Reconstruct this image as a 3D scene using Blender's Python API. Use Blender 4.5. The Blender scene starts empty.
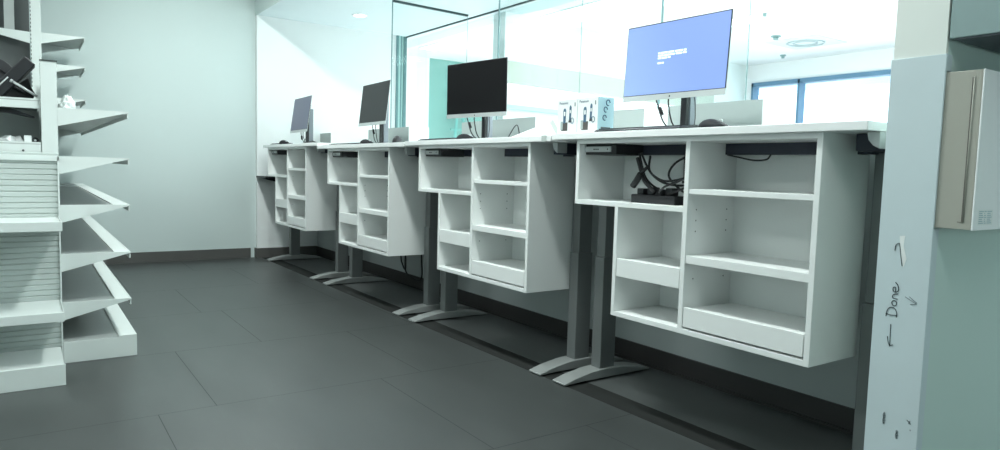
import bpy, bmesh, math, random
from mathutils import Vector, Matrix
random.seed(4)
SC = bpy.context.scene
COL = SC.collection

# ------------------------------------------------------------------ materials
MAT = {}
def mat(name, col, rough=.5, metal=0., noise=.03, scale=6., spec=.5, bump=0., emit=None, estr=0., alpha=None):
    if name in MAT: return MAT[name]
    m = bpy.data.materials.new(name); m.use_nodes = True
    nt = m.node_tree; b = nt.nodes['Principled BSDF']
    b.inputs['Roughness'].default_value = rough
    b.inputs['Metallic'].default_value = metal
    b.inputs['Specular IOR Level'].default_value = spec
    tc = nt.nodes.new('ShaderNodeTexCoord'); n = nt.nodes.new('ShaderNodeTexNoise')
    n.inputs['Scale'].default_value = scale; n.inputs['Detail'].default_value = 4
    nt.links.new(tc.outputs['Object'], n.inputs['Vector'])
    mix = nt.nodes.new('ShaderNodeMix'); mix.data_type = 'RGBA'
    c1 = [max(0, c*(1-noise)) for c in col]+[1]; c2 = [min(1, c*(1+noise)) for c in col]+[1]
    mix.inputs[6].default_value = c1; mix.inputs[7].default_value = c2
    nt.links.new(n.outputs['Fac'], mix.inputs[0]); nt.links.new(mix.outputs[2], b.inputs['Base Color'])
    if bump:
        bp = nt.nodes.new('ShaderNodeBump'); bp.inputs['Strength'].default_value = bump; bp.inputs['Distance'].default_value = .002
        nt.links.new(n.outputs['Fac'], bp.inputs['Height']); nt.links.new(bp.outputs['Normal'], b.inputs['Normal'])
    if emit:
        b.inputs['Emission Color'].default_value = (*emit, 1); b.inputs['Emission Strength'].default_value = estr
    MAT[name] = m
    return m
LAM = mat('white_laminate', (.87, .895, .885), .38, noise=.01)
LAMIN = mat('white_laminate_edge', (.86, .91, .90), .42, noise=.01)
DTOP = mat('desktop_laminate', (.90, .92, .92), .4, noise=.01)
WALLN = mat('wall_paint', (.62, .71, .70), .75, noise=.02, scale=2)
WALLW = mat('wall_paint_white', (.88, .91, .91), .7, noise=.01, scale=2)
LOWW = mat('low_wall_paint', (.50, .54, .54), .6, noise=.03, scale=3)
CEIL = mat('ceiling_paint', (.70, .80, .82), .8, noise=.01)
CEILW = mat('ceiling_tile_white', (.93, .95, .95), .8, noise=.01)
BASEB = mat('baseboard_vinyl', (.045, .042, .042), .45, noise=.05)
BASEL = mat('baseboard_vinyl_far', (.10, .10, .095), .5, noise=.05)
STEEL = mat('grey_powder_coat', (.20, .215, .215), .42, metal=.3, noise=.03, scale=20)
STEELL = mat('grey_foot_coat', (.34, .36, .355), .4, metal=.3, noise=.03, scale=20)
DSTEEL = mat('dark_beam_steel', (.022, .027, .045), .5, noise=.08, scale=20)
BLACK = mat('black_plastic', (.012, .013, .016), .45, noise=.1)
BLACKC = mat('black_cable_rubber', (.012, .012, .014), .5, noise=.1)
SILV = mat('silver_plastic', (.52, .55, .55), .35, metal=.3, noise=.02)
SCRB = mat('black_screen', (.006, .006, .007), .45, spec=.15, noise=.02)
SCRG = mat('grey_screen', (.032, .034, .036), .45, spec=.25, noise=.02)
SCRS = mat('slate_screen', (.09, .10, .14), .4, spec=.3, noise=.02, emit=(.2, .23, .36), estr=.18)
SHELF = mat('shelf_enamel', (.70, .75, .73), .4, noise=.02)
SHELFD = mat('shelf_plate_grey', (.42, .45, .44), .5, noise=.03)
SLAT = mat('slat_enamel', (.50, .55, .53), .45, noise=.02)
DGREY = mat('dark_grey_panel', (.13, .14, .14), .6, noise=.08, scale=3)
GUARD = mat('pale_blue_wall_guard', (.60, .70, .73), .5, noise=.05, scale=5)
WALLE = mat('cream_wall_end', (.78, .82, .78), .7, noise=.02)
GREENW = mat('green_white_wall', (.60, .74, .70), .7, noise=.04, scale=1.5)
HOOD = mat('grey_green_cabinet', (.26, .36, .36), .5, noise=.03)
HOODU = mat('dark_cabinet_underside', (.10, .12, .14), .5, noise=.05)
BEIGE = mat('beige_metal', (.40, .40, .35), .5, noise=.03, scale=12)
BEIGEW = mat('white_metal_door', (.93, .96, .97), .45, noise=.01)
INK = mat('marker_ink', (.03, .05, .06), .6, noise=.1)
INKF = mat('faint_ink', (.16, .2, .22), .6, noise=.2, scale=200)
PAPER = mat('white_paper', (.86, .90, .89), .7, noise=.02)
TAPE = mat('grey_tape', (.50, .55, .53), .5, noise=.03)
BOXW = mat('box_white_card', (.80, .83, .82), .5, noise=.01)
BOXB = mat('box_blue_card', (.58, .80, .85), .5, noise=.05, scale=20)
NAVY = mat('navy_print', (.05, .12, .2), .5)
BROWNB = mat('phone_base_print', (.07, .065, .06), .5, noise=.3, scale=60)
GREYP = mat('grey_shade_and_print', (.33, .38, .37), .5, noise=.02)  # shade on the upstand fronts, also grey print on the phone boxes
TEAL = mat('teal_wall_paint', (.19, .43, .385), .6, noise=.03, scale=2)
TEALD = mat('teal_aluminium', (.14, .27, .28), .8, metal=.0, noise=.03)
TEALL = mat('teal_aluminium_light', (.40, .62, .60), .8, metal=.0, noise=.03)
TRACK = mat('dark_track_aluminium', (.03, .06, .065), .5)
BLUEF = mat('blue_window_frame', (.12, .24, .36), .5, noise=.02)
CREAM = mat('cream_bulkhead', (.52, .56, .49), .7, noise=.03)
EDGE = mat('glass_edge_green', (.16, .28, .29), .6)
SPOT = mat('sprinkler_metal', (.25, .38, .38), .4)
LIGHTM = mat('troffer_diffuser', (.9, .95, 1), .5, emit=(.93, .99, 1.), estr=5)
STRIPM = mat('bright_strip_glow', (.9, .95, 1), .5, emit=(.93, 1., .98), estr=1.6)
ASPH = mat('outside_canopy', (.55, .72, .85), .7, emit=(.5, .78, 1), estr=.25)  # canopy given a faint glow of its own, though no lamp

def screen_mat():
    m = bpy.data.materials.new('lit_blue_screen'); m.use_nodes = True; nt = m.node_tree; b = nt.nodes['Principled BSDF']
    b.inputs['Base Color'].default_value = (.05, .08, .2, 1); b.inputs['Roughness'].default_value = .3
    tc = nt.nodes.new('ShaderNodeTexCoord'); mp = nt.nodes.new('ShaderNodeMapping')
    nt.links.new(tc.outputs['Object'], mp.inputs['Vector'])
    mp.inputs['Rotation'].default_value = (0, math.radians(35), 0)
    mp.inputs['Scale'].default_value = (2.2, 2.2, 2.2); mp.inputs['Location'].default_value = (.5, 0, -.0)
    g = nt.nodes.new('ShaderNodeTexGradient'); nt.links.new(mp.outputs['Vector'], g.inputs['Vector'])
    r = nt.nodes.new('ShaderNodeValToRGB')
    r.color_ramp.elements[0].color = (.42, .62, .90, 1); r.color_ramp.elements[1].color = (.29, .44, .90, 1)
    nt.links.new(g.outputs['Fac'], r.inputs['Fac']); nt.links.new(r.outputs['Color'], b.inputs['Emission Color'])
    b.inputs['Emission Strength'].default_value = .86
    return m
SCRBLUE = screen_mat()
TXT = mat('screen_text_white', (.6, .7, .9), .5, emit=(.68, .82, 1.), estr=.85)

def glass_mat(name, tint, gloss=.08, rough=.0):
    m = bpy.data.materials.new(name); m.use_nodes = True; nt = m.node_tree
    nt.nodes.remove(nt.nodes['Principled BSDF']); out = nt.nodes['Material Output']
    t = nt.nodes.new('ShaderNodeBsdfTransparent'); t.inputs[0].default_value = (*tint, 1)
    g = nt.nodes.new('ShaderNodeBsdfGlossy'); g.inputs['Roughness'].default_value = rough; g.inputs['Color'].default_value = (.9, 1, 1, 1)
    lw = nt.nodes.new('ShaderNodeLayerWeight'); lw.inputs['Blend'].default_value = .25
    mu = nt.nodes.new('ShaderNodeMath'); mu.operation = 'MULTIPLY'; mu.inputs[1].default_value = gloss*3
    nt.links.new(lw.outputs['Fresnel'], mu.inputs[0])
    mx = nt.nodes.new('ShaderNodeMixShader'); nt.links.new(mu.outputs[0], mx.inputs[0])
    nt.links.new(t.outputs[0], mx.inputs[1]); nt.links.new(g.outputs[0], mx.inputs[2]); nt.links.new(mx.outputs[0], out.inputs[0])
    return m
GLASS = glass_mat('clear_glass', (.98, .997, .995), .05)
GLASST = glass_mat('teal_glass', (.96, .992, .99), .04)
GLASSW = glass_mat('window_glass', (.95, .98, 1), .03)

def floor_mat(name, col, r0, spec=.5):
    m = bpy.data.materials.new(name); m.use_nodes = True; nt = m.node_tree; b = nt.nodes['Principled BSDF']
    tc = nt.nodes.new('ShaderNodeTexCoord')
    n = nt.nodes.new('ShaderNodeTexNoise'); n.inputs['Scale'].default_value = 1.7; n.inputs['Detail'].default_value = 6
    mp = nt.nodes.new('ShaderNodeMapping'); mp.inputs['Scale'].default_value = (1, 3, 1)
    nt.links.new(tc.outputs['Object'], mp.inputs['Vector']); nt.links.new(mp.outputs['Vector'], n.inputs['Vector'])
    r = nt.nodes.new('ShaderNodeValToRGB')
    r.color_ramp.elements[0].position = .3; r.color_ramp.elements[0].color = (*[c*.88 for c in col], 1)
    r.color_ramp.elements[1].position = .7; r.color_ramp.elements[1].color = (*[c*1.12 for c in col], 1)
    nt.links.new(n.outputs['Fac'], r.inputs['Fac']); nt.links.new(r.outputs['Color'], b.inputs['Base Color'])
    b.inputs['Roughness'].default_value = r0; b.inputs['Specular IOR Level'].default_value = spec
    return m
TILE = floor_mat('dark_floor_tile', (.050, .056, .055), .36, .55)
TILEB = floor_mat('counter_floor_tile', (.080, .088, .087), .45, .45)
GROUT = mat('dark_grout', (.030, .033, .033), .6)
STRIP = mat('dark_strip', (.020, .022, .021), .8, noise=.2, scale=40, spec=.2)

# ------------------------------------------------------------------ mesh builder
class MB:
    def __init__(s): s.v = []; s.f = []; s.mi = []; s.mats = []; s.smooth = []
    def _m(s, m):
        if m not in s.mats: s.mats.append(m)
        return s.mats.index(m)
    def poly(s, pts, faces, m, smooth=False):
        o = len(s.v); s.v += [tuple(p) for p in pts]; k = s._m(m)
        for f in faces: s.f.append([o+i for i in f]); s.mi.append(k); s.smooth.append(smooth)
    def box(s, x0, x1, y0, y1, z0, z1, m, M=None):
        if x0 > x1: x0, x1 = x1, x0
        P = [Vector(p) for p in ((x0,y0,z0),(x1,y0,z0),(x1,y1,z0),(x0,y1,z0),(x0,y0,z1),(x1,y0,z1),(x1,y1,z1),(x0,y1,z1))]
        if M: P = [M @ p for p in P]
        s.poly(P, [(0,3,2,1),(4,5,6,7),(0,1,5,4),(1,2,6,5),(2,3,7,6),(3,0,4,7)], m)
    def prism(s, prof, axis, a, b, m, M=None, smooth=False):
        # prof: 2D pts; axis 0 -> (y,z) ; 1 -> (x,z) ; 2 -> (x,y)
        def mk(p, t):
            return {0: Vector((t, p[0], p[1])), 1: Vector((p[0], t, p[1])), 2: Vector((p[0], p[1], t))}[axis]
        n = len(prof); P = [mk(p, a) for p in prof]+[mk(p, b) for p in prof]
        if M: P = [M @ p for p in P]
        F = [tuple(range(n)), tuple(range(2*n-1, n-1, -1))]
        s.poly(P, F, m)
        s.poly(P, [(i, (i+1) % n, n+(i+1) % n, n+i) for i in range(n)], m, smooth)
    def tube(s, pts, r, m, n=8, cap=True):
        pts = [Vector(p) for p in pts]; rings = []
        for i, p in enumerate(pts):
            d = (pts[min(i+1, len(pts)-1)]-pts[max(i-1, 0)]).normalized()
            a = d.orthogonal().normalized() if i == 0 else (rings[-1][1]-d*rings[-1][1].dot(d)).normalized()
            b = d.cross(a); rr = r[i] if isinstance(r, (list, tuple)) else r
            rings.append(([p+(a*math.cos(t)+b*math.sin(t))*rr for t in [2*math.pi*k/n for k in range(n)]], a))
        P = [q for R in rings for q in R[0]]; F = []
        for i in range(len(pts)-1):
            for k in range(n): F.append((i*n+k, i*n+(k+1) % n, (i+1)*n+(k+1) % n, (i+1)*n+k))
        s.poly(P, F, m, True)
        if cap: s.poly(P, [tuple(range(n))[::-1], tuple(range((len(pts)-1)*n, len(pts)*n))], m)
    def cyl(s, c, r, h, m, axis=2, n=20):
        c = Vector(c); d = Vector([(1,0,0),(0,1,0),(0,0,1)][axis]); s.tube([c, c+d*h], r, m, n)
    def dome(s, c, rx, ry, rz, m, n=16, k=7, M=None):
        P = []; F = []
        for j in range(k):
            t = math.pi/2*j/(k-1)
            for i in range(n):
                a = 2*math.pi*i/n; p = Vector((rx*math.cos(a)*math.cos(t)+c[0], ry*math.sin(a)*math.cos(t)+c[1], rz*math.sin(t)+c[2]))
                P.append(M @ p if M else p)
        for j in range(k-1):
            for i in range(n): F.append((j*n+i, j*n+(i+1) % n, (j+1)*n+(i+1) % n, (j+1)*n+i))
        F.append(tuple(range(n))[::-1]); s.poly(P, F, m, True)
    def build(s, name, parent=None, bevel=0., loc=None, label=None):
        me = bpy.data.meshes.new(name); me.from_pydata(s.v, [], s.f)
        for m in s.mats: me.materials.append(m)
        for p, k, sm in zip(me.polygons, s.mi, s.smooth): p.material_index = k; p.use_smooth = sm
        bm = bmesh.new(); bm.from_mesh(me); bmesh.ops.remove_doubles(bm, verts=bm.verts, dist=1e-6)
        bmesh.ops.recalc_face_normals(bm, faces=bm.faces); bm.to_mesh(me); bm.free()
        o = bpy.data.objects.new(name, me); COL.objects.link(o)
        if parent: o.parent = parent
        if loc: o.location = loc
        if bevel:
            bv = o.modifiers.new('bevel', 'BEVEL'); bv.width = bevel; bv.segments = 2; bv.limit_method = 'ANGLE'
        if label: o['label'] = label
        return o

def smooth_path(ctrl, n=8):
    P = [Vector(p) for p in ctrl]; P = [P[0]*2-P[1]]+P+[P[-1]*2-P[-2]]; out = []
    for i in range(1, len(P)-2):
        for k in range(n):
            t = k/n; a, b, c, d = P[i-1:i+3]
            out.append(.5*((2*b)+(c-a)*t+(2*a-5*b+4*c-d)*t*t+(3*b-a-3*c+d)*t**3))
    out.append(P[-2]); return out
def thing(name, label, cat, loc=(0,0,0), rz=0, group=None):
    o = bpy.data.objects.new(name, None); COL.objects.link(o); o.empty_display_size = .1
    o.location = loc; o.rotation_euler = (0, 0, rz); return tag(o, label, cat, group)
def tag(o, label, cat, group=None):
    o['label'] = label; o['category'] = cat
    if group: o['group'] = group
    return o
def struct(o): o['kind'] = 'structure'; return o

# ------------------------------------------------------------------ levels
ZC = 2.464
XW = -6.067        # far wall plane of the work area
WY = .64           # low wall behind the desks
# ------------------------------------------------------------------ setting: floor
def build_floor():
    b = MB(); b.box(-8, 4.5, -5, .045, -.05, -.003, GROUT)
    rows = [(-7.28+.93*i) for i in range(13)]
    off = {0: .0}
    offs = {}
    for i, x0 in enumerate(rows):
        # rows measured in the photo: [-2.63,-1.70] joints at -.42, [-1.70,-.77] at -.633, [-3.56,-2.63] at -.92
        k = i-5
        offs[i] = {0: -.42, 1: -.633, -1: -.915, 2: -.20}.get(k, -.42+.31*k)
    g = .0014
    for i, x0 in enumerate(rows):
        x0 = -2.63+.93*(i-5); x1 = x0+.93
        y = offs[i]
        while y < .04: y += .93
        while y > -5:
            y0, y1 = max(y-.93, -5), min(y, .045)
            if y1-y0 > .01:
                xa, xb = max(x0+g, -8), min(x1-g, 4.5)
                b.poly([(xa, y0+g, 0), (xb, y0+g, 0), (xb, y1-g, 0), (xa, y1-g, 0)], [(0,1,2,3)], TILE)
            y -= .93
    b.box(-8, 4.5, .045, .173, -.05, -.001, STRIP)
    b.box(-8, 4.5, .173, 7, -.05, 0, TILEB)
    o = b.build('floor'); struct(o)
build_floor()
# far wall of the work area, its pilaster and baseboard
b = MB(); b.box(XW-.2, XW-.06, -5, .0, 0, 3.0, WALLN); struct(b.build('wall_back'))
b = MB(); b.box(XW-.2, XW, .0, 1.54, 0, ZC, WALLW); struct(b.build('wall_back_recess'))
b = MB(); b.box(XW-.06, XW-.048, -5, -.052, 0, .1, BASEL); struct(b.build('baseboard_back'))
b = MB(); b.box(XW, XW+.012, -.004, .628, 0, .1, BASEL); b.box(XW-.06, XW, -.012, -.0, 0, .1, BASEL); struct(b.build('baseboard_back_recess'))
# soffit + ceilings
b = MB(); b.box(-9, .185, 0, 1.72, ZC, ZC+.06, CEIL); b.box(-9, .185, -.004, 0, ZC, 3.0, WALLN); struct(b.build('ceiling'))
b = MB(); b.box(-9, .185, 1.72, 2.02, ZC, ZC+.06, CEIL); b.box(-9, .185, 2.02, 6.2, ZC, ZC+.06, CEILW)
struct(b.build('ceiling_far_room'))
b = MB(); b.box(-6.3, 4.5, -5, 6.3, 3.0, 3.05, CEILW); struct(b.build('ceiling_work_room'))
b = MB(); b.box(-6.3, 4.5, -5.1, -5, 0, 3.0, WALLN); struct(b.build('wall_front'))
b = MB(); b.box(4.4, 4.5, -5, 6.3, 0, 3.0, WALLN); struct(b.build('wall_right'))
# low wall behind the desks
b = MB(); b.box(XW, .185, WY, .76, 0, 1.09, LOWW); struct(b.build('wall_low'))
b = MB(); b.box(XW+.012, .185, WY-.012, WY, 0, .097, BASEB); b.box(XW+.012, .185, WY-.02, WY-.012, 0, .012, BASEB); struct(b.build('baseboard_low'))
# end wall at right with blue guard
b = MB(); b.box(.188, .318, 0.012, 6.2, 0, 3.0, GREENW)
b.box(.188, .318, 0.0, .012, 0, 3.0, WALLE); struct(b.build('wall_end'))
b = MB()
b.box(.184, .322, -.004, -.0001, 0, 1.306, GUARD)
b.box(.318, .322, -.0001, .03, 0, .852, GUARD); b.box(.318, .322, -.0001, .03, 1.263, 1.306, GUARD)
o = b.build('wall_guard', bevel=.001); tag(o, 'pale blue corner guard covering the end of the wall, with pen marks', 'wall guard')

# ------------------------------------------------------------------ far room
b = MB(); P = [(-4.27, 1.80), (-4.72, 6.15), (-4.9, 6.15), (-4.47, 1.80)]
b.prism(P, 2, 0, ZC, WALLW); struct(b.build('wall_far_left'))
b = MB()
b.box(-7.35, -7.2, 1.0, 2.60, 0, ZC, WALLW); b.box(-7.35, -7.2, 2.60, 6.2, 0, ZC, TEAL); struct(b.build('wall_teal'))
b = MB()
wx0, wx1, wz0, wz1 = -4.60, -1.3, 1.1, 2.215
b.box(-7.3, wx0, 6.1, 6.2, 0, ZC, WALLW); b.box(wx1, 4.5, 6.1, 6.2, 0, ZC, WALLW); b.box(.3, 4.5, 6.1, 6.2, ZC, 3.0, WALLW)
b.box(wx0, wx1, 6.1, 6.2, 0, wz0, WALLW); b.box(wx0, wx1, 6.1, 6.2, wz1, ZC, WALLW); struct(b.build('wall_rear'))
b = MB(); F = .045
b.box(wx0, wx1, 6.07, 6.2, wz1-F, wz1+.01, BLUEF); b.box(wx0, wx1, 6.07, 6.2, wz0, wz0+F, BLUEF)
for x in (wx0, -3.93, -2.2, wx1-F): b.box(x, x+.03, 6.07, 6.2, wz0, wz1, BLUEF)
w = b.build('window_1'); struct(w)
b = MB(); b.box(wx0+.01, wx1-.01, 6.13, 6.14, wz0+.01, wz1-.01, GLASSW); b.build('window_pane', w)
# outside canopy seen through the top of the window
t = thing('outdoor_canopy', 'pale blue outdoor canopy seen through the top of the rear window', 'canopy', (-3, 8.2, 2.4))
for i in range(7):
    x = -4+i*1.25
    b = MB(); b.box(x, x+.35, -1.2, 1.2, .32, .42, ASPH, Matrix.Rotation(.15, 4, 'Z')); b.build('canopy_beam', t)
b = MB(); b.box(-5, 6, 1.0, 1.15, .1, .3, ASPH); b.build('canopy_fascia', t)
# bulkhead with strips on far left wall
ang = math.atan2(-.42, 4.05)
t = thing('wall_bulkhead', 'long cream bulkhead with glowing strip below on far wall', 'cabinet', (-4.27, 1.82, 0), 0)
Mw = Matrix.Rotation(math.atan2(4.35, -.45)-math.pi/2, 4, 'Z')
b = MB(); b.box(0, .035, -.0, 3.5, 1.81, 2.01, CREAM, Mw); b.build('bulkhead_body', t)
b = MB(); b.box(0.001, .02, -.0, 3.5, 1.70, 1.795, STRIPM, Mw); b.build('bright_strip', t)  # emissive band below the bulkhead
b = MB(); b.box(0, .03, -.0, 3.5, 1.56, 1.60, mat('pale_teal_shelf', (.50, .85, .78), .5), Mw); b.build('shelf', t)
# glass partition at the far side of the service counter
b = MB()
b.prism([(-6.19, 1.655), (.185, 1.78), (.185, 1.798), (-6.19, 1.673)], 2, ZC-.012, ZC, TRACK); struct(b.build('trim_1'))
b = MB(); b.box(XW-.06, .18, 1.732, 1.740, 1.09, ZC-.022, GLASST)
tag(b.build('glass_partition'), 'tall teal glass partition under the long dark ceiling track', 'glass partition')
b = MB()
b.box(XW, XW+.02, 1.545, 1.57, 0, ZC, TEALD); b.box(XW, XW+.01, 1.57, 1.60, 0, ZC, TEALL); b.box(XW, XW+.012, 1.60, 1.612, 0, ZC, TEALD)
b.box(XW, XW+.01, 1.612, 1.635, 0, ZC, TEALL); b.box(XW, XW+.02, 1.635, 1.672, 0, ZC, TEALD)
tag(b.build('door_post'), 'dark teal ribbed aluminium post where glass meets white wall', 'post')
# service counter
t = thing('service_counter', 'white service counter behind the low wall and under the glass fins', 'counter', (-2.9, 1.2, 0))
b = MB(); b.box(-3.13, 3.08, -.438, .42, 1.05, 1.0895, DTOP); b.build('countertop', t, .003)
b = MB(); b.box(-3.1, 3.05, .25, .35, 0, 1.05, LAM); b.build('counter_base', t)
# glass fins
def fin(x0, x1, lab):
    t = thing('glass_fin', lab, 'glass panel', (x0, .78, 1.313))
    b = MB(); P = [(0, 0), (.010, 0), (x1-x0+.010, .82), (x1-x0, .82)]
    b.prism(P, 2, 0, ZC-.015-1.313, GLASS); b.build('glass_pane', t)
    b = MB(); b.box(-.003, .009, -.006, -.001, 0, ZC-.015-1.313, EDGE); b.build('front_edge', t)
    b = MB(); b.box(x1-x0+.001, x1-x0+.005, .821, .824, 0, ZC-.015-1.313, EDGE); b.build('rear_edge', t)
    b = MB(); b.prism([(-.012, 0), (.018, 0), (x1-x0+.018, .82), (x1-x0-.012, .82)], 2, ZC-1.313-.016, ZC-1.313, TRACK); b.build('ceiling_track', t)
fin(-4.576, -4.63, 'glass fin nearest the far white wall, hung from dark ceiling track')
fin(-2.878, -2.955, 'glass fin behind the black switched-off monitor, between the other two fins')
fin(-1.375, -1.444, 'glass fin behind the lit blue monitor, nearest the end wall')
# upstand boxes on the counter
for x0, x1, d, lab in ((XW+.01, -5.742, .2, 'white upstand box with shaded-grey front against the far wall behind the farthest monitor'),
                       (-4.80, -3.984, .187, 'white upstand box with shaded-grey front behind the dark grey monitor'),
                       (-3.15, -2.268, .2, 'white upstand box with shaded-grey front behind the black monitor'),
                       (-1.62, -1.355, .172, 'short white upstand box with shaded-grey front between phone boxes and lit monitor'),
                       (-1.20, -.665, .176, 'white upstand box with shaded-grey front behind the lit blue monitor and its mouse')):
    t = thing('counter_upstand', lab, 'counter box', ((x0+x1)/2, .66, 1.09), group='upstand boxes on the service counter')
    w = (x1-x0)/2
    b = MB(); b.box(-w, w-.004, 0, .012, 0, .222, GREYP); b.build('front_panel', t)  # white box; shade on its backlit front put into the grey
    b = MB(); b.box(w-.004, w, 0, d, 0, .225, LAM); b.build('end_panel', t, label='white end panel')
    b = MB(); b.box(-w, w-.004, .012, d, .21, .222, LAM); b.build('top_panel', t)
# folding ladder in front of teal wall
t = thing('stepladder', 'pale folding stepladder standing against the teal wall', 'ladder', (-7.0, 2.85, 0))
lm = mat('ladder_teal_grey', (.16, .50, .46), .5)
b = MB()
b.tube([(0, -.1, 0), (0, .12, 2.0)], .02, lm); b.build('rail', t)
b = MB(); b.tube([(0, .36, 0), (0, .14, 2.0)], .02, lm); b.build('rail', t)
for k in range(1, 7):
    b = MB(); b.box(-.02, .02, -.1+.11*k/3.5*.55, .36-.11*k/3.5*.55, .3*k, .3*k+.02, lm); b.build('step', t)
# ceiling troffers in far room
def troffer(cx, cy, sx, sy, lab, rz=0, grp='ceiling light panels in the far room'):
    t = thing('ceiling_light', lab, 'ceiling light', (cx, cy, ZC-.012), rz, grp)
    b = MB(); b.box(-sx/2, sx/2, -sy/2, sy/2, 0, .012, CEILW); b.build('frame', t)
    b = MB(); b.box(-sx/2+.02, sx/2-.02, -sy/2+.02, sy/2-.02, -.004, 0, LIGHTM); b.build('diffuser', t)
troffer(-6.33, 2.22, .50, .24, 'small bright ceiling panel above the teal wall')
troffer(-3.60, 2.36, 1.2, .42, 'bright ceiling panel above the phone boxes, next to the glass')
troffer(-3.4, 3.7, 1.2, .3, 'bright ceiling panel above the lit monitor')
troffer(-1.6, 3.4, 1.2, .3, 'bright ceiling panel nearest the end wall')
t = thing('ceiling_light', 'small round recessed light in the soffit above the far monitors', 'ceiling light', (-5.36, .80, ZC-.006))
b = MB(); b.tube([(0, 0, 0), (0, 0, .006)], .075, CEILW, 24); b.build('trim_ring', t)
b = MB(); b.tube([(0, 0, -.003), (0, 0, 0)], .055, LIGHTM, 24); b.build('lens', t)
for x, y, r, lab in ((-3.885, 5.658, .035, 'dark sprinkler head on the ceiling in front of rear window'),
                     (-3.275, 4.589, .05, 'grey-green ceiling sensor beyond the round vent'),
                     (-2.715, 3.572, .03, 'pale ceiling sensor highest above the rear window')):
    t = thing('sprinkler', lab, 'sprinkler', (x, y, ZC))
    b = MB(); b.cyl((0, 0, -.012), r, .012, CEILW if r < .034 else SPOT); b.build('escutcheon', t)
    b = MB(); b.tube([(0, 0, -.04), (0, 0, -.012)], [r*.5, r*.6], SPOT, 12); b.build('head', t)
t = thing('ceiling_vent', 'square ceiling vent with round grille beyond the lit monitor', 'vent', (-3.25, 5.1, ZC-.01))
b = MB(); b.box(-.3, .3, -.3, .3, 0, .01, mat('vent_white', (.72, .80, .81), .6)); b.build('frame', t)
b = MB()
for r in (.12, .19): b.tube([(r*math.cos(a), r*math.sin(a), -.006) for a in [2*math.pi*k/24 for k in range(25)]], .008, mat('vent_grey', (.5, .58, .6), .6), 6)
b.build('grille', t)

# ------------------------------------------------------------------ desks
def desk(x0, x1, ztop, lx, rx, lab, end_bracket=True):
    """standing desk; lx, rx are left edges of its two columns"""
    t = thing('standing_desk', lab, 'desk', ((x0+x1)/2, .3, 0), group='white sit-stand desks along the low wall')
    ox = (x0+x1)/2; zu = ztop-.027
    b = MB(); b.box(x0-ox+.002, x1-ox-.002, -.32, .31, zu, ztop, DTOP); b.build('desktop', t, .002)
    for X in (lx, rx):
        X -= ox; w = .062
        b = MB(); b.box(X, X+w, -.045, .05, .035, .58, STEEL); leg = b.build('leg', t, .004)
        b = MB(); b.box(X+.006, X+w-.004, -.038, .043, .58, zu-.03, STEEL); b.build('inner_tube', leg, .003)
        b = MB()
        # arched foot profile (y,z)
        top = [(-.27, .012), (-.20, .030), (-.10, .046), (-.05, .050), (.05, .050), (.10, .046), (.20, .030), (.28, .012)]
        bot = [(.28, .004), (.18, .008), (-.17, .008), (-.27, .004)]
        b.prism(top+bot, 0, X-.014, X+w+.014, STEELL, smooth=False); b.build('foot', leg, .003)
        for yy in (-.24, .25): b = MB(); b.cyl((X+w/2, yy, 0), .018, .008, BLACK); b.build('glide', leg)
    b = MB(); b.box(lx-ox+.03, rx-ox+.03, -.10, -.062, zu-.060, zu-.012, DSTEEL); b.build('crossbeam', t, .002)
    X = rx-ox
    b = MB(); b.box(X+.022, X+.116, -.19, .16, zu-.054, zu-.001, DSTEEL); br = b.build('side_bracket', t, .003)
    b = MB(); b.prism([(X+.084, zu-.001), (X+.123, zu-.001), (X+.123, zu-.050), (X+.104, zu-.040), (X+.090, zu-.024)], 1, -.25, -.191, SILV)
    b.build('bracket_cap', br, .002, label='light grey rounded bracket cap')
    X = lx-ox
    b = MB(); b.box(X+.0, X+.06, -.19, .16, zu-.05, zu-.001, DSTEEL); b.build('side_bracket', t, .003)
    return t
desk(-1.265, .142, 1.143, -1.248, .018, 'nearest white standing desk, carrying the lit blue monitor')
desk(-2.715, -1.270, 1.137, -2.708, -1.430, 'second standing desk from the end wall, carrying the black monitor')
desk(-4.262, -2.720, 1.132, -4.243, -2.941, 'third standing desk from the end wall, with dark grey monitor')
desk(-5.79, -4.268, 1.157, -5.831, -4.556, 'farthest standing desk, slightly higher, beside the far white wall')

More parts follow.
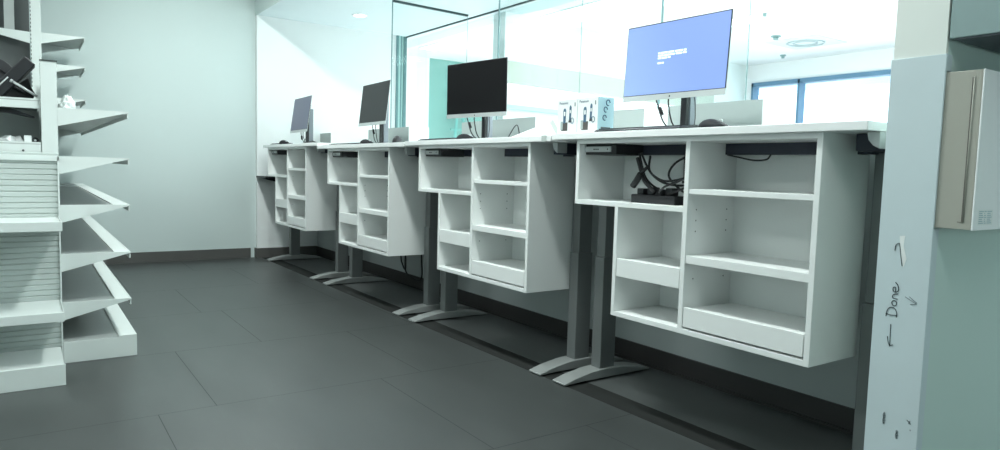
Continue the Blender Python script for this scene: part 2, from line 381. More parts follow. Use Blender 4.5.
# ------------------------------------------------------------------ hanging cabinets
TH = .019
def cabinet_parts(t):
    W = 1.115; D = .276; H = .72; s = .247; zb = H-.276
    b = MB()
    b.box(-TH, 0, 0, D, 0, H, LAM)                       # right side
    b.box(-.518, -.498, 0, D-.006, TH, H-TH, LAM)              # divider
    b.box(-W, -TH, 0, D, H-TH, H, LAM)                  # top
    b.box(-W, -W+TH, 0, D, zb, H-TH, LAM)               # upper left side
    b.box(-W+TH, -.518, 0, D, zb, zb+TH, LAM)          # upper box floor
    b.box(-W+s, -W+s+TH, 0, D, 0, zb, LAM)            # lower left side
    b.box(-W+s+TH, -TH, 0, D, 0, TH, LAM)              # floor
    c = b.build('carcass', t, .0012)
    b = MB(); b.box(-W+TH, -TH, D-.006, D-.001, zb+TH, H-TH, LAM); b.box(-W+s+TH, -.5, D-.006, D-.001, TH, zb, LAM); b.box(-.5, -TH, D-.006, D-.001, TH, zb+TH, LAM); b.build('back_panel', t)
    b = MB(); b.box(-.497, -TH-.001, .004, D-.007, .512, .531, LAM); b.build('shelf', t, .0012)
    b = MB(); b.box(-.497, -TH-.001, .003, D-.007, .260, .289, LAM); b.build('shelf', t, .0012)
    # lower right drawer (closed, flush top)
    b = MB(); b.box(-.494, -TH-.005, .001, .019, .0265, .099, LAM); b.box(-.490, -TH-.009, .019, D-.012, .026, .094, LAM); b.build('drawer', t, .0012)
    # lower left shelf drawer
    b = MB(); b.box(-W+s+TH+.003, -.521, .001, .019, .163, .236, LAM); b.box(-W+s+TH+.005, -.523, .019, D-.008, .167, .231, LAM); b.build('drawer', t, .0012)
    # shelf pin holes, cable hole
    HM = mat('pin_hole_dark', (.16, .18, .18), .8)
    for z in (.455, .415, .375, .20):
        for y in (.05, .225): b = MB(); b.cyl((-.498, y, z), .0028, .0006, HM, 0, 8); b.build('pin_hole', c)
    b = MB(); b.cyl((-.17, D-.0068, .415), .008, .0006, HM, 1, 12); b.build('cable_hole', c)
cabx = [(0, 1.116), (-1.444, 1.1100), (-2.967, 1.105), (-4.582, 1.130)]
labs = ['nearest white L-shaped cubby cabinet, full of black cables in one bay',
        'white L-shaped cubby cabinet hung under the desk with the black monitor',
        'white L-shaped cubby cabinet with two loops of cable hanging below it',
        'farthest and smallest-looking white cubby cabinet, beside the far wall']
first = None
for (x, z), lab in zip(cabx, labs):
    loc = (x, 0, z-.72)
    if first is None:
        first = thing('hanging_cabinet', lab, 'cabinet', loc, group='white cubby cabinets hung under the desks'); cabinet_parts(first)
    else:
        r = first.copy(); COL.objects.link(r); r.location = loc; r['label'] = lab
        for ch in list(first.children):
            c = ch.copy(); COL.objects.link(c); c.parent = r
            for g in ch.children:
                d = g.copy(); COL.objects.link(d); d.parent = c

# mini computers in each cabinet's upper left bay
for (x, z), lab in zip(cabx, ['silver-fronted mini computer mounted in the nearest cabinet',
                               'silver-fronted mini computer mounted in the second cabinet from the end wall',
                               'silver-fronted mini computer mounted in the third cabinet from the end wall',
                               'silver-fronted mini computer mounted in the farthest cabinet']):
    t = thing('mini_computer', lab, 'computer', (x-1.01, .03, z-.052), group='mini computers fixed under the desks')
    b = MB(); b.box(-.085, .10, .006, .165, -.012, .030, BLACK); b.build('case', t, .002)
    b = MB(); b.box(-.085, .072, 0, .006, -.001, .022, SILV); fp = b.build('front_plate', t, .001, label='silver front plate')
    for u in (-.03, -.018, -.006): b = MB(); b.box(u, u+.007, -.0008, 0, .007, .013, BLACK); b.build('port', fp)
    b = MB(); b.cyl((.055, 0, .010), .0035, -.0008, BLACK, 1, 8); b.build('power_button', fp)
    b = MB(); b.box(-.086, .10, .10, .160, .030, .036, BLACK); b.build('mounting_tray', t)

# ------------------------------------------------------------------ monitors
def monitor(C, yaw, tilt, scr, lab, ztop, polew=.033, text=False):
    base = (C[0]-.09*math.sin(yaw), C[1]+.09*math.cos(yaw), ztop)
    t = thing('monitor', lab, 'monitor', base, yaw, 'flat monitors on the desks')
    M = Matrix.Translation((0, -.09, C[2]-ztop)) @ Matrix.Rotation(-tilt, 4, 'X')
    w, h = .54, .335; ch = .024
    b = MB(); b.box(-w/2, w/2, .003, .007, -h/2+.003, h/2, SILV, M); b.box(-w/2, w/2, 0, .003, -h/2+ch, h/2, BLACK, M)
    b.box(-.2, .2, .007, .03, -.12, .09, BLACK, M)
    b.build('housing', t, .0015)
    b = MB(); b.box(-w/2+.004, w/2-.004, -.0012, -.0002, -h/2+ch+.003, h/2-.005, scr, M); s = b.build('screen', t)
    if text:
        b = MB()
        for r_, (y, segs) in enumerate(((.030, [(0, .012), (.016, .05), (.055, .085), (.09, .130), (.135, .150)]), (.019, [(0, .03), (.034, .062), (.066, .09), (.095, .128), (.132, .150)]),
                                        (.008, [(0, .018), (.022, .05), (.054, .068)]), (-.013, [(0, .022), (.026, .034)]))):
            for a, c in segs: b.box(-.085+a, -.085+c, -.0016, -.0013, y, y+.0075, TXT, M)
        b.build('screen_text', s)
    b = MB(); b.box(-w/2, w/2, -.001, .003, -h/2, -h/2+ch, SILV, M)
    b.cyl(M @ Vector((-.005, -.001, -h/2+.012)), .004, -.0006, BLACK, 1, 10); b.build('chin', t, .0012, label='silver bottom bezel')
    zt = C[2]-ztop
    b = MB(); b.box(.012, .042, -.045, -.020, .008, zt+.06, BLACK); b.box(.012, .045, -.020, .020, .008, zt+.06, mat('slate_stand', (.24, .27, .30), .5)); b.build('stand', t, .003)
    b = MB(); b.box(-.12, .14, -.14, .07, 0, .008, BLACK); b.build('foot', t, .003)
    # two cables with a ferrite bead
    zc = C[2]-ztop-.15
    b = MB()
    b.tube(smooth_path([(-.12, -.05, zc), (-.11, -.05, zc-.03), (-.07, -.05, .06), (-.01, -.04, .012)]), .0035, BLACKC)
    b.tube([(-.097, -.05, zc-.045), (-.082, -.05, zc-.078)], .009, BLACKC)
    b.tube(smooth_path([(-.05, -.05, zc), (-.048, -.05, zc-.04), (-.03, -.045, .06), (.01, -.04, .012)]), .0035, BLACKC)
    b.build('cable', t)
    b = MB(); b.tube(smooth_path([(.08, -.05, zc+.0), (.09, -.05, zc-.03), (.11, -.07, .07), (.125, -.10, .012)]), .002, BLACKC); b.build('cable', t)
    return t
monitor((-.872, .313, 1.465), .046, .061, SCRBLUE, 'monitor with lit blue screen on the nearest desk', 1.143, text=True)
monitor((-2.415, .303, 1.46), .166, -.009, SCRB, 'monitor with black screen, turned slightly, on the second desk', 1.137)
monitor((-3.933, .319, 1.467), -.03, .112, SCRG, 'tilted-back monitor with dark grey screen on the third desk', 1.132)
monitor((-5.359, .211, 1.446), -.04, .139, SCRS, 'farthest monitor, slate blue screen, tilted back near far wall', 1.157)

def keyboard(x0, x1, y, z, lab):
    w = x1-x0
    t = thing('keyboard', lab, 'keyboard', ((x0+x1)/2, y, z), group='slim black keyboards lying on the desks')
    b = MB(); b.prism([(-.0, 0), (.13, 0), (.13, .022), (.01, .013), (0, .008)], 0, -w/2, w/2, BLACK); b.build('case', t, .002)
    b = MB()
    for r in range(5):
        for k in range(16):
            u = -w/2+.012+k*(w-.024)/16; v = .014+r*.022
            zz = .0132+(v)*.073
            b.box(u, u+(w-.024)/16-.003, v, v+.018, zz, zz+.003, mat('key_black', (.02, .021, .025), .5))
    k = b.build('key', t); k['kind'] = 'stuff'
keyboard(-1.03, -.57, .02, 1.143, 'slim black keyboard in front of the lit blue monitor')
keyboard(-2.70, -2.24, .06, 1.137, 'slim black keyboard in front of the black monitor')
keyboard(-4.22, -3.77, .06, 1.132, 'slim black keyboard in front of the dark grey monitor')
keyboard(-5.76, -5.46, .04, 1.157, 'slim black keyboard in front of the farthest monitor')

def mouse(x, y, z, lab, rz=0, sc=1.):
    t = thing('computer_mouse', lab, 'mouse', (x, y, z), rz, 'black mice on the desks')
    b = MB(); n = 14; P = []; F = []
    for i in range(n+1):
        u = i/n; L = -.055*sc+.11*sc*u
        hh = .040*sc*(math.sin(math.pi*min(1, (u*.93+.07)))**.6)*(1.05-.5*u)+.001; ww = .032*sc*(math.sin(math.pi*(u*.94+.03))**.4)
        for k in range(9):
            a = math.pi*k/8; P.append((L, ww*math.cos(a), hh*math.sin(a)**.8))
    for i in range(n):
        for k in range(8): F.append((i*9+k, i*9+k+1, (i+1)*9+k+1, (i+1)*9+k))
        F.append((i*9, (i+1)*9, (i+1)*9+8, i*9+8))
    F.append(tuple(range(9))); F.append(tuple(range(n*9+8, n*9-1, -1)))
    b.poly(P, F, mat('mouse_black', (.012, .013, .016), .6, spec=.2), True); b.build('body', t)
    b = MB(); b.cyl((.02*sc, -.003, .026*sc), .007*sc, .006, SILV, 1, 12); b.build('scroll_wheel', t)
mouse(-.475, .10, 1.143, 'black mouse right of the lit blue monitor', .1, 1.15)
mouse(-2.18, .10, 1.137, 'black mouse under the left part of the black monitor', .5, 1.1)
mouse(-3.55, .10, 1.132, 'black mouse below the dark grey monitor', .3, 1.2)
mouse(-5.36, .06, 1.157, 'black mouse below the farthest monitor', .2, 1.3)
t = thing('desk_speaker', 'small round black device right of the dark grey monitor', 'speaker', (-3.10, .12, 1.132))
b = MB(); b.dome((0, 0, 0), .036, .036, .058, BLACK); b.build('body', t)
b = MB(); b.tube([(.036*math.cos(a), .036*math.sin(a), .004) for a in [2*math.pi*k/16 for k in range(17)]], .004, SILV, 6); b.build('base_ring', t)
o = MB(); o.tube(smooth_path([(-5.20, .16, 1.166), (-5.0, .2, 1.185), (-4.8, .14, 1.166), (-4.72, .10, 1.18), (-4.62, .10, 1.166), (-4.7, .16, 1.166), (-4.9, .2, 1.166)]), .007, BLACKC)
tag(o.build('loose_cable'), 'black cable coiled on the farthest desk beside its monitor', 'cable')
o = MB(); o.tube(smooth_path([(-1.93, .2, 1.140), (-1.90, .2, 1.165), (-1.86, .2, 1.205), (-1.83, .2, 1.215), (-1.81, .2, 1.17), (-1.80, .2, 1.140)]), .003, BLACKC)
tag(o.build('loose_cable'), 'thin black cable loop standing on the desk right of black monitor', 'cable')

# ------------------------------------------------------------------ phone boxes
def phone_box(x0, x1, lab, side):
    w = x1-x0; h = .158; d = .095
    t = thing('phone_box', lab, 'box', (x0, .06, 1.143), group='white cordless phone boxes on the nearest desk')
    b = MB(); b.box(0, w, 0, d, 0, h, BOXW)
    b.poly([(w+.0004, .001, .001), (w+.0004, d-.001, .001), (w+.0004, d-.001, h-.001), (w+.0004, .001, h-.001)], [(0,1,2,3)], BOXB)
    b.build('carton', t)
    def fr(x, z): return (x, -.0012, z)
    b = MB()
    # handset in cradle
    b.box(.030, .072, -.0010, -.0002, .018, .055, BROWNB); b.box(.024, .040, -.0011, -.0003, .022, .060, GREYP)
    b.prism([(.042, .052), (.058, .052), (.060, .108), (.056, .118), (.046, .118), (.041, .108)], 1, -.0013, -.0003, NAVY)
    b.box(.046, .056, -.0016, -.0014, .085, .104, BOXW)
    b.prism([(.082, .062), (.094, .066), (.097, .122), (.093, .130), (.087, .130), (.084, .120)], 1, -.0013, -.0003, NAVY)
    b.box(.0865, .094, -.0016, -.0014, .096, .110, BOXW)
    b.prism([(.078, .055), (.100, .055), (.097, .068), (.082, .068)], 1, -.0013, -.0003, BROWNB)
    pts = [(.104+.010*math.cos(a), -.001, .062+.012*math.sin(a)) for a in [2*math.pi*k/16 for k in range(17)]]
    b.tube(pts, .0016, NAVY, 5)
    b.build('printed_phone', t)
    cu = bpy.data.curves.new('brand_text', 'FONT'); cu.body = 'Panasonic'; cu.size = .0155; cu.extrude = .0002
    to = bpy.data.objects.new('printed_text', cu); COL.objects.link(to); cu.materials.append(NAVY)
    to.parent = t; to.location = (.012, -.0008, .138); to.rotation_euler = (math.pi/2, 0, 0)
    bpy.context.view_layer.update(); me = bpy.data.meshes.new_from_object(to); tm = bpy.data.objects.new('printed_text', me); COL.objects.link(tm)
    tm.parent = t; tm.location = to.location; tm.rotation_euler = to.rotation_euler; bpy.data.objects.remove(to)
    b = MB(); b.box(w-.018, w-.012, -.001, -.0002, .125, .142, INKF); b.build('printed_badge', t)
    if side:
        b = MB()
        for y, z, r in ((.058, .135, .012), (.045, .105, .011), (.040, .070, .011)):
            pts = [(w+.0012, y+r*.9*math.cos(a), z+r*math.sin(a)) for a in [2*math.pi*k/16 for k in range(14)]]
            b.tube(pts, .0022, NAVY, 5)
        b.box(w+.0005, w+.0012, .02, .075, .022, .030, INKF); b.box(w+.0005, w+.0012, .02, .06, .012, .017, INKF)
        b.build('printed_icon', t)
phone_box(-1.325, -1.190, 'white cordless phone box farther from the monitor, beside an identical box', False)
phone_box(-1.187, -1.056, 'white cordless phone box with pale blue side, next to the keyboard', True)
# folded paper + tape
t = thing('paper_sleeve', 'folded white paper sleeve leaning at the desk joint', 'paper', (-1.6, .1, 1.137))
b = MB(); b.poly([(-.19, 0, .001), (.30, 0, .001), (.19, .02, .085), (-.19, .15, .001), (.30, .15, .001), (.19, .13, .085)], [(0,1,2), (3,5,4), (0,2,5,3), (1,4,5,2), (0,3,4,1)], PAPER)
b.build('folded_sheet', t)
b = MB(); b.poly([(.17, -.002, .070), (.195, -.002, .086), (.262, -.002, .001), (.235, -.002, .001)], [(0,1,2,3)], TAPE); b.build('grey_strip', t, label='grey strip')
b = MB(); b.box(-1.335, -1.300, -.0225, -.0205, 1.110, 1.1375, TAPE); b.box(-1.335, -1.300, -.0225, .06, 1.1372, 1.1380, TAPE)
tag(b.build('tape_strip'), 'short grey tape strip over the desk edge left of the phone boxes', 'tape')

# ------------------------------------------------------------------ cables in nearest cabinet
cx = -1.115
zf = .84+.019
t = thing('power_strip', 'black power strip lying on the floor of the nearest cabinet bay', 'power strip', (-.72, .10, zf-.0035))
b = MB(); b.box(-.13, .10, -.03, .03, 0, .038, BLACK); b.build('body', t, .004)
b = MB()
for k, (u, v) in enumerate(((-.09, 0), (-.04, .005), (.01, -.005), (.06, 0))): b.box(u-.016, u+.016, -.02+v, .02+v, .038, .062+.006*(k % 2), BLACK)
b.build('plug', t, .003)
t = thing('power_adapter', 'black power brick hanging vertically in the nearest cabinet bay', 'adapter', (-.60, .14, .955))
b = MB(); b.box(-.028, .028, -.02, .02, -.0, .10, BLACK); b.build('brick', t, .004)
b = MB(); b.box(-.03, .07, -.022, .022, -.012, 0, BLACK); b.build('bracket', t, .002)
runs = [[(-.86, .12, 1.06), (-.83, .11, 1.00), (-.80, .10, .96), (-.76, .10, .93), (-.70, .09, .91)],
        [(-.83, .10, 1.06), (-.78, .08, 1.01), (-.74, .08, .97), (-.66, .07, .95), (-.55, .08, .97)],
        [(-.80, .12, 1.05), (-.79, .11, .99), (-.72, .11, .945), (-.62, .11, .935), (-.53, .10, .955)],
        [(-.58, .12, 1.06), (-.66, .11, 1.02), (-.68, .10, .97), (-.62, .09, .925), (-.57, .09, .90)],
        [(-.53, .07, .96), (-.57, .07, .93), (-.62, .07, .91), (-.66, .08, .90)],
        [(-.54, .06, .98), (-.60, .06, .95), (-.66, .06, .93), (-.70, .07, .905)],
        [(-.84, .09, 1.04), (-.80, .08, .97), (-.76, .06, .94), (-.72, .07, .905)]]
names = ['leftmost black cable falling from the mini computer to the power strip', 'black cable sweeping right across the nearest cabinet bay',
         'lower black cable sweeping right under its neighbour in the nearest bay', 'black cable curving left below the power brick',
         'short black cable curling down to the right end of power strip', 'black cable crossing diagonally above the power strip',
         'thick black cable bundle dropping through the middle of the bay']
for r_, lab in zip(runs, names):
    b = MB(); b.tube(smooth_path(r_), .0045 if 'thick' not in lab else .008, BLACKC)
    tag(b.build('loose_cable'), lab, 'cable', 'tangled black cables in the nearest cabinet')
b = MB(); b.tube([(-.845, .075, .925), (-.80, .07, .975)], .013, BLACK, 10); b.tube([(-.80, .07, .975), (-.77, .07, 1.0)], .007, BLACKC)
tag(b.build('ferrite_plug'), 'fat black cable plug slanting above the power strip', 'plug')
# cable loops beneath the third cabinet
for k, (r_, lab) in enumerate((([(-3.80, .5, .60), (-3.775, .5, .27), (-3.75, .5, .21), (-3.70, .5, .17), (-3.69, .5, .24), (-3.72, .5, .60)], 'thin black cable loop hanging left of its twin below the third cabinet'),
                            ([(-3.66, .5, .60), (-3.70, .5, .20), (-3.60, .5, .125), (-3.47, .5, .115), (-3.42, .5, .16), (-3.43, .5, .30), (-3.44, .5, .60)], 'wide black cable loop hanging nearly to the floor below third cabinet'))):
    b = MB(); b.tube(smooth_path(r_), .006, BLACKC); tag(b.build('hanging_cable'), lab, 'cable', 'cables hanging below the desks')
o = MB(); o.tube(smooth_path([(-.48, .19, 1.055), (-.42, .18, 1.045), (-.36, .18, 1.035), (-.31, .18, 1.038), (-.30, .19, 1.055)]), .003, BLACKC)
tag(o.build('loose_cable'), 'thin black cable dipping below the beam in the nearest right bay', 'cable')
# dark wall ledge near far wall
t = thing('wall_ledge', 'thin dark ledge on the far wall beside the farthest cabinet', 'ledge', (XW, .13, .83))
b = MB(); b.box(.001, .33, -.14, .14, 0, .018, BLACK); b.build('ledge_board', t, .002)
b = MB(); b.prism([(-.12, 0), (.10, 0), (.10, -.05)], 0, .001, .012, BLACK); b.build('bracket', t)

# ------------------------------------------------------------------ wall end details
t = thing('wall_panel_box', 'beige metal wall box with piano hinge and white door', 'electrical box', (.3185, .001, .856))
b = MB(); b.box(.0, .088, 0, .62, 0, .403, BEIGE); b.build('casing', t, .0015)
b = MB(); b.box(.0885, .0925, -.001, .62, -.001, .404, BEIGEW); d = b.build('door', t, .001, label='white door')
b = MB(); b.box(.088, .0884, -.0006, 0, 0, .403, BEIGE)
b.box(.0655, .067, -.0012, 0, .02, .385, mat('hinge_dark', (.12, .11, .10), .5)); b.tube([(.070, -.001, .018), (.070, -.001, .387)], .0016, BEIGE, 8)
b.box(.056, .070, -.0012, 0, .018, .0195, mat('hinge_dark', (.12, .11, .10), .5)); b.build('piano_hinge', t)
b = MB(); b.box(.0926, .0929, .025, .115, .012, .052, PAPER)
LAB = mat('label_print', (.45, .58, .62), .6)
for k in range(7):
    for a, c in ((.030, .058), (.062, .075), (.080, .108)): b.box(.0929, .0931, a, c-.004*(k % 3), .016+.005*k, .0185+.005*k, LAB)
b.build('label_sticker', d)
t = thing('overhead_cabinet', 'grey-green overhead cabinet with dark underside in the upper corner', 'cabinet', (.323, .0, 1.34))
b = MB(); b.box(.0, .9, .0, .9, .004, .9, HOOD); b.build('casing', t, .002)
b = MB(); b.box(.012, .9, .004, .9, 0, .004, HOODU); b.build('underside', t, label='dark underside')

# handwriting on the guard: pixel-measured strokes, on the guard's own face
def ink(name, strokes, lab, r=.0011, m=INK):
    b = MB()
    for st in strokes:
        pts = [(x, -.0046, z) for x, z in st]
        if len(pts) > 2: pts = smooth_path(pts, 5)
        b.tube(pts, r, m, 5)
    return tag(b.build(name), lab, 'pen mark')
ink('drawn_arrow', [[(.2515, .745), (.247, .77), (.242, .80), (.240, .806), (.232, .800), (.230, .785)]], 'hooked pen arrow pointing up above the handwritten word', .0011)
ink('drawn_arrow', [[(.2335, .580), (.234, .55), (.235, .520)], [(.227, .545), (.230, .530), (.235, .518)], [(.236, .521), (.243, .524)]], 'pen arrow pointing down below the handwritten word')
ink('drawn_arrow', [[(.266, .662), (.280, .655), (.294, .648)], [(.276, .664), (.296, .650)], [(.280, .644), (.296, .647)]], 'faint pen arrow pointing right beside the handwritten word', .0008, INKF)
# word "Done" written upwards (reads bottom to top)
z0 = .604
ink('handwritten_word', [
    [(.218, z0+.004), (.230, z0+.002), (.247, z0+.003)],                                        # D stem
    [(.219, z0-.004), (.221, z0+.012), (.228, z0+.022), (.240, z0+.022), (.247, z0+.010), (.247, z0-.002)],  # D bowl
    [(.234, z0+.030), (.232, z0+.038), (.237, z0+.043), (.244, z0+.040), (.244, z0+.032), (.238, z0+.028), (.234, z0+.032)],  # o
    [(.246, z0+.048), (.234, z0+.050), (.233, z0+.057), (.238, z0+.061), (.247, z0+.063)],  # n
    [(.240, z0+.068), (.239, z0+.080), (.233, z0+.078), (.234, z0+.069), (.241, z0+.067), (.247, z0+.073), (.245, z0+.086), (.238, z0+.094)]], 
    'handwritten word Done in black pen running up the blue guard', .0012)
def stamp(x, z0, z1, lab, w=.008):
    st = []; n = max(3, int((z1-z0)/.0045)); 
    for k in range(n):
        z = z0+(z1-z0)*k/n; s = w*(.6+.4*((k*7) % 3)/2)
        st += [[(x-s/2, z), (x+s/2, z+.001)], [(x-s/2, z), (x-s/2+.001, z+.004), (x+s/4, z+.003)]]
    ink('small_stamp', st, lab, .0007, INK)
stamp(.2345, .297, .330, 'small dark vertical stamp low on the blue guard, nearest its left edge')
stamp(.271, .267, .290, 'tiny dark stamp lowest on the blue guard')
ink('small_stamp', [[(.294, .327), (.300, .322), (.304, .318)], [(.302, .327), (.299, .318)], [(.303, .303), (.305, .300)]], 'tiny pen mark near the right edge low on the guard', .0009, INK)
b = MB(); b.poly([(.240, -.0045, .826), (.254, -.0045, .828), (.252, -.0045, .800), (.262, -.0045, .765), (.255, -.0045, .740), (.247, -.0045, .775), (.243, -.0045, .795)], [(0,1,2,3,4,5,6)], PAPER)
tag(b.build('paint_smudge'), 'pale smear of white filler above the handwritten word', 'smudge')

# ------------------------------------------------------------------ left shelving
XS = -2.66; YP = -1.832; YT = -1.541
def shelf_run(t, x0, x1, z, tip=YT, post=YP, s=1):
    """enamel shelf running along x; bracket at near end; s=+1 sticks out to +y"""
    b = MB(); ya, yb = (post, tip)
    b.box(x0+.0063, x1-.0063, min(ya, yb), max(ya, yb), z-.012, z-.006, SHELFD)  # plate greyed for the shadow of the shelf above
    b.box(x0+.0063, x1-.0063, yb-s*.006 if s > 0 else yb, yb if s > 0 else yb+.006, z-.032, z, SHELF)
    b.box(x0+.0063, x1-.0063, min(yb, yb-s*.07), max(yb, yb-s*.07), z-.006, z-.001, SHELF)  # paler front band, the lit strip beyond that shadow
    b.box(x1-.02, x1-.0062, min(ya, yb)+.001, max(ya, yb)-.001, z-.006, z-.0005, SHELF)
    sh = b.build('shelf', t, .001)
    for x in (x1-.003, x0+.003):
        b = MB(); b.prism([(ya, z), (yb, z), (yb, z-.006), (ya, z-.085)], 0, x-.003, x+.003, SHELF); b.build('bracket', sh)
    return sh
t = thing('gondola_shelving', 'low pale enamel shelving run with empty shelves facing the desks', 'shelving', (0, 0, 0))
for z in (1.208, .984, .756, .523, .290): shelf_run(t, -5.34, XS, z)
b = MB(); b.box(-5.34, XS+.006, YP+.002, -1.52, 0, .100, SHELF); b.box(-5.34, XS+.006, -1.60, -1.52, .100, .107, SHELF); b.box(-5.34, XS+.000, YP, -1.60, .1, .102, SHELFD); b.build('base_shelf', t, .001)  # base top in two tones too: lit front band, shaded plate
b = MB(); b.box(-5.34, XS-.05, -1.870, YP-.012, .0, 1.40, SHELFD); b.build('back_panel', t)
b = MB(); b.box(XS-.03, XS-.0005, -1.896, YP, .0, 1.416, SHELF); p = b.build('post', t, .001)
HD = mat('slot_dark', (.06, .07, .07), .7)
b = MB()
for k in range(40): b.box(XS-.02, XS-.012, YP+.0001, YP+.0008, .3+k*.028, .315+k*.028, HD)
for k in range(60): b.box(XS-.026+.0, XS-.014, -1.8968, -1.8961, .99+k*.007, .9935+k*.007, HD)
for k in range(9):
    for j in range(24): b.box(XS-.07-.03*k, XS-.055-.03*k, -1.8708, -1.8701, .99+j*.0175, .999+j*.0175, HD)
q = b.build('slot', p); q['kind'] = 'stuff'
b = MB(); b.box(XS-.032, XS+.004, -1.898, YP+.002, 1.416, 1.421, HD); b.build('post_cap', p)
b = MB(); b.box(-3.95, -3.92, -1.896, YP, .0, 1.416, SHELF); b.build('post', t)
# far side shelves of the run
for z, h, x1 in ((1.045, .055, XS-.004), (1.243, .045, XS-.02)):
    b = MB(); b.box(-5.3, x1, -2.35, -1.899, z-.012, z-.006, SHELFD); b.box(x1-.006, x1, -2.35, -1.899, z-h, z, SHELF)
    b.box(-5.3, x1, -2.356, -2.35, z-h, z, SHELF); b.build('shelf', t, .001)
b = MB(); b.box(-2.95, -2.93, -2.35, -1.90, 1.05, 1.20, SHELFD); b.build('divider_panel', t)
b = MB(); b.cyl((XS-.003, -1.967, 1.005), .005, .002, HD, 0, 8); b.build('screw', t)
# tall section at the back
t = thing('tall_gondola_shelving', 'tall pale shelving section by the far wall behind the low run', 'shelving', (0, 0, 0))
XT = -5.36
for z in (1.208, .984, .756, .523, .290, 1.944, 1.710, 1.449): shelf_run(t, -5.98, XT, z)
b = MB(); b.box(-5.98, XT, YP, -1.52, 0, .105, SHELF); b.build('base_shelf', t, .001)
b = MB(); b.box(XT-.04, XT, -1.9, YP, 0, 2.7, SHELF); p = b.build('post', t, .001)
b = MB()
for k in range(34): b.box(XT-.001, XT+.0006, -1.9005, -1.896, 1.4+k*.03, 1.415+k*.03, HD)
q = b.build('slot', p)
b = MB(); b.box(XT-.08, XT-.05, -2.065, -2.0, 1.94, 2.7, SHELFD); b.build('post', t)
b = MB(); b.box(-5.98, -5.50, -2.9, -1.905, .1, 2.65, DGREY); b.build('back_panel', t, label='dark grey back panel')
b = MB(); b.prism([(-1.905, 1.938), (-2.25, 1.95), (-2.25, 1.93), (-1.905, 1.852)], 0, XT-.01, XT-.004, SHELF); b.box(XT-.3, XT-.01, -2.3, -1.905, 1.932, 1.938, SHELFD); b.build('shelf', t)
# end cap rack
t = thing('endcap_display_rack', 'end-cap rack with ribbed back panel and three deep pale shelves', 'shelving', (0, 0, 0))
b = MB(); yl = -2.75
z = .0
prof = []
zz = .0
while zz < .975:
    prof += [(XS+.004, zz), (XS+.009, zz+.0035), (XS+.009, zz+.0215), (XS+.004, zz+.0252)]; zz += .0256
prof = prof+[(XS+.004, .982), (XS+.0, .982), (XS+.0, 0)]
b.prism(prof, 1, yl, YP-.004, SLAT); b.build('slat_panel', t)
b = MB(); b.box(XS+.003, XS+.018, YP-.006, YP+.0, 0, .982, SHELF); b.build('edge_trim', t)
b = MB(); b.box(XS+.003, XS+.018, yl, YP, .96, .985, SHELF); b.build('top_rail', t, .001)
for zt, hh, x1 in ((.706, .040, -2.281), (.318, .040, -2.281), (.092, .092, -2.281)):
    b = MB(); b.box(XS+.018, x1-.006, yl, YP-.01, zt-.012 if hh < .09 else 0.0, zt-.006, SHELFD if hh < .0 else SHELF)
    b.box(x1-.012, x1, yl, YP-.006, zt-hh, zt, SHELF); sh = b.build('shelf' if hh < .09 else 'base_shelf', t, .0015)
    if hh < .09:
        b = MB(); b.prism([(XS+.018, zt-.001), (x1-.012, zt-.001), (x1-.012, zt-.030), (XS+.018, zt-.07)], 1, YP-.010, YP-.007, SHELF); b.build('bracket', sh)

# things on the shelves
t = thing('plastic_board', 'black flat plastic board leaning diagonally on the upper left shelf', 'panel', (-2.80, -1.98, 1.243))
b = MB(); M = Matrix.Rotation(math.radians(38), 4, 'X')
M = Matrix.Translation((0, -.018, .088)) @ Matrix.Rotation(math.radians(50), 4, 'X'); b.box(-.03, .10, -.10, .108, -.022, .030, BLACK, M); b.build('board', t, .003)
b = MB(); b.tube([M @ Vector((.103, -.09, .015)), M @ Vector((.103, -.01, .015))], .003, SILV); b.build('trim', t, label='silver trim line')
t = thing('black_bag', 'slumped black bag under the leaning board on the upper left shelf', 'bag', (-2.82, -2.0, 1.243))
b = MB(); b.prism([(-.12, 0), (.075, 0), (.085, .03), (.068, .06), (.06, .10), (.04, .085), (0, .05), (-.05, .03), (-.12, .03)], 0, -.03, .055, mat('black_fabric', (.02, .021, .023), .9)); b.build('body', t, .006)
b = MB(); b.tube(smooth_path([(.06, -.08, .03), (.065, -.02, .06), (.06, .05, .03)]), .006, BLACK); b.build('strap', t)
t = thing('black_case', 'rounded black case behind the leaning panel on the upper left shelf', 'case', (-2.95, -2.08, 1.243))
b = MB(); b.tube([(-.06, 0, .10), (.06, 0, .10)], .095, mat('charcoal_plastic', (.03, .032, .036), .5), 24); b.box(-.06, .06, -.09, .09, 0, .06, BLACK); b.build('shell', t, .002)
b = MB(); b.tube([(.062, -.07, .11), (.062, 0, .165), (.062, .07, .11)], .005, BLACK); b.build('handle', t)
t = thing('metal_rod', 'thin silver rod slanting down on the upper left shelf', 'rod', (-2.72, -1.96, 1.247))
b = MB(); b.tube([(.02, -.04, .068), (.02, .052, .008)], .006, SILV); b.build('rod', t)
b = MB(); b.tube([(.02, -.048, .073), (.02, -.04, .068)], .008, SILV); b.build('tip', t)
t = thing('black_tray', 'flat black tray under the upper shelf rail', 'tray', (-2.76, -1.99, 1.045))
b = MB(); b.prism([(-.12, .135), (-.02, .13), (.07, .112), (.07, .118), (-.02, .150), (-.12, .155)], 0, -.04, .04, BLACK); b.build('tray', t)
t.location.z = 1.045
t = thing('plastic_bags', 'clear crinkled plastic packets lying on the middle left shelf', 'plastic packet', (-2.74, -2.02, 1.045))
b = MB(); n = 9; P = []; F = []
for i in range(n):
    for j in range(7): P.append((-.05+.1*j/6, -.08+.14*i/(n-1), .0+(.008+random.random()*.022 if 0 < i < n-1 and 0 < j < 6 else -.002)))
for i in range(n-1):
    for j in range(6): F.append((i*7+j, i*7+j+1, (i+1)*7+j+1, (i+1)*7+j))
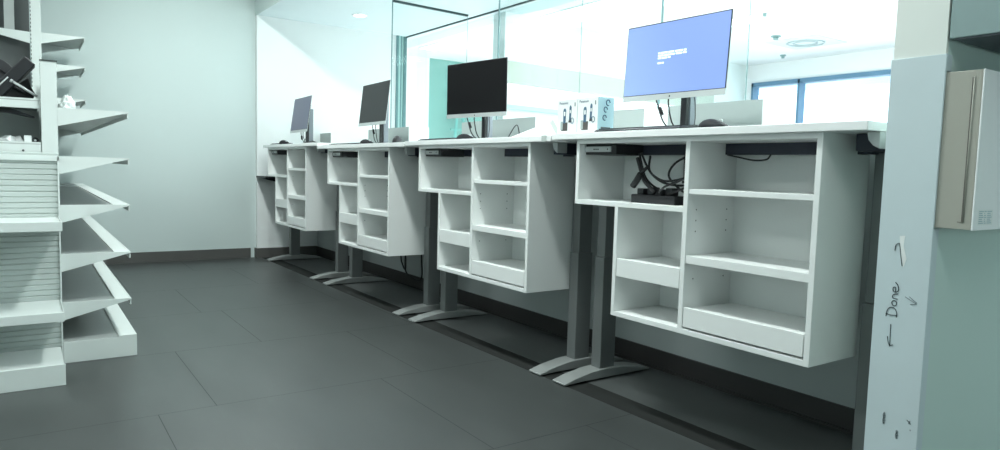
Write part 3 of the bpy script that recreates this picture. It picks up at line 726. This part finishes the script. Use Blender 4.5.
b.poly(P, F, SILV); b.build('packet', t)
t = thing('card_box', 'tiny white carton at the right end of the middle left shelf', 'box', (-2.70, -1.948, 1.039))
b = MB(); b.box(-.015, .015, -.014, .014, 0, .034, PAPER); b.build('carton', t, .001)
b = MB(); b.box(-.016, .016, -.0145, .0145, .030, .035, PAPER); b.build('lid', t)
t = thing('cable_reel', 'small black roll beside the tiny white carton', 'roll', (-2.70, -1.920, 1.039))
b = MB(); b.tube([(-.01, 0, .014), (.01, 0, .014)], .014, BLACK, 16); b.build('roll', t)
b = MB(); b.tube([(-.011, 0, .014), (.011, 0, .014)], .005, SILV, 10); b.build('core', t)
t = thing('crumpled_paper', 'crumpled white paper on the top shelf beside the near post', 'paper', (-2.72, -1.790, 1.209))
bm = bmesh.new(); bmesh.ops.create_icosphere(bm, subdivisions=3, radius=.04)
for v in bm.verts:
    v.co *= 1+random.uniform(-.16, .16); v.co.z = max(-.012, v.co.z*(1.25 if abs(v.co.y) < .02 else .8))+.012; v.co.y *= .85
me = bpy.data.meshes.new('wad'); bm.to_mesh(me); bm.free(); me.materials.append(PAPER)
o = bpy.data.objects.new('wad', me); COL.objects.link(o); o.parent = t

# ------------------------------------------------------------------ lights
def area(name, loc, sx, sy, p, col=(1, 1, 1), rot=(0, 0, 0), spread=None):
    l = bpy.data.lights.new(name, 'AREA'); l.shape = 'RECTANGLE'; l.size = sx; l.size_y = sy; l.energy = p; l.color = col
    if spread: l.spread = spread
    o = bpy.data.objects.new(name, l); COL.objects.link(o); o.location = loc; o.rotation_euler = rot; return o
COOL = (.92, 1.0, .975)
area('room_light', (-1.2, -.74, 2.95), 1.1, .16, 66, COOL)
area('room_light', (-4.2, -.74, 2.95), 1.1, .16, 52, COOL)
area('room_light', (1.6, -1.6, 2.95), 1.1, .4, 20, COOL)
area('room_light', (-1.6, -3.6, 2.95), 2.4, .5, 50, COOL)  # added fill on the camera side, brightens the cabinet fronts
area('far_room_fill', (-1.1, 2.5, ZC-.03), 2.2, .8, 75, (.97, 1, 1))  # added out of view to whiten the far room
area('soffit_fill', (-1.7, 1.1, ZC-.03), 3.0, .9, 42, (.95, 1, 1))  # unseen extra lamp, added to brighten the space under the soffit
area('far_ceiling_fill', (-5.5, 3.0, .6), 1.0, 2.0, 62, (.97, 1, 1), (math.pi, 0, 0))  # upward fill added to whiten walls and ceiling near the teal wall
area('far_up_fill', (-2.2, 3.6, .6), 2.5, 2.5, 75, (.97, 1, 1), (math.pi, 0, 0))  # no fixture here: added upward fill for the white far ceiling
area('side_fill', (1.7, .9, 2.9), 1.2, .6, 230, (.88, .98, .985))  # added fill for the wall box door and the end wall
W = bpy.data.worlds.new('world'); SC.world = W; W.use_nodes = True
W.node_tree.nodes['Background'].inputs[0].default_value = (.85, .94, 1, 1); W.node_tree.nodes['Background'].inputs[1].default_value = 3.0

# ------------------------------------------------------------------ camera
f = 685.396; yaw, pit, rol = [math.radians(a) for a in (55.1789, 4.589, 1.5751)]
fw = Vector((-math.sin(yaw)*math.cos(pit), math.cos(yaw)*math.cos(pit), -math.sin(pit)))
rt = Vector((math.cos(yaw), math.sin(yaw), 0)); up = rt.cross(fw)
r2 = rt*math.cos(rol)+up*math.sin(rol); u2 = -rt*math.sin(rol)+up*math.cos(rol)
cd = bpy.data.cameras.new('camera'); cam = bpy.data.objects.new('camera', cd); COL.objects.link(cam)
cd.sensor_width = 36; cd.lens = f/1000*36; cd.clip_start = .02
M = Matrix((r2, u2, -fw)).transposed().to_4x4(); M.translation = Vector((1.14817, -1.96682, .97573)); cam.matrix_world = M
SC.camera = cam
SC.view_settings.view_transform = 'Standard'; SC.view_settings.look = 'None'; SC.view_settings.exposure = 0
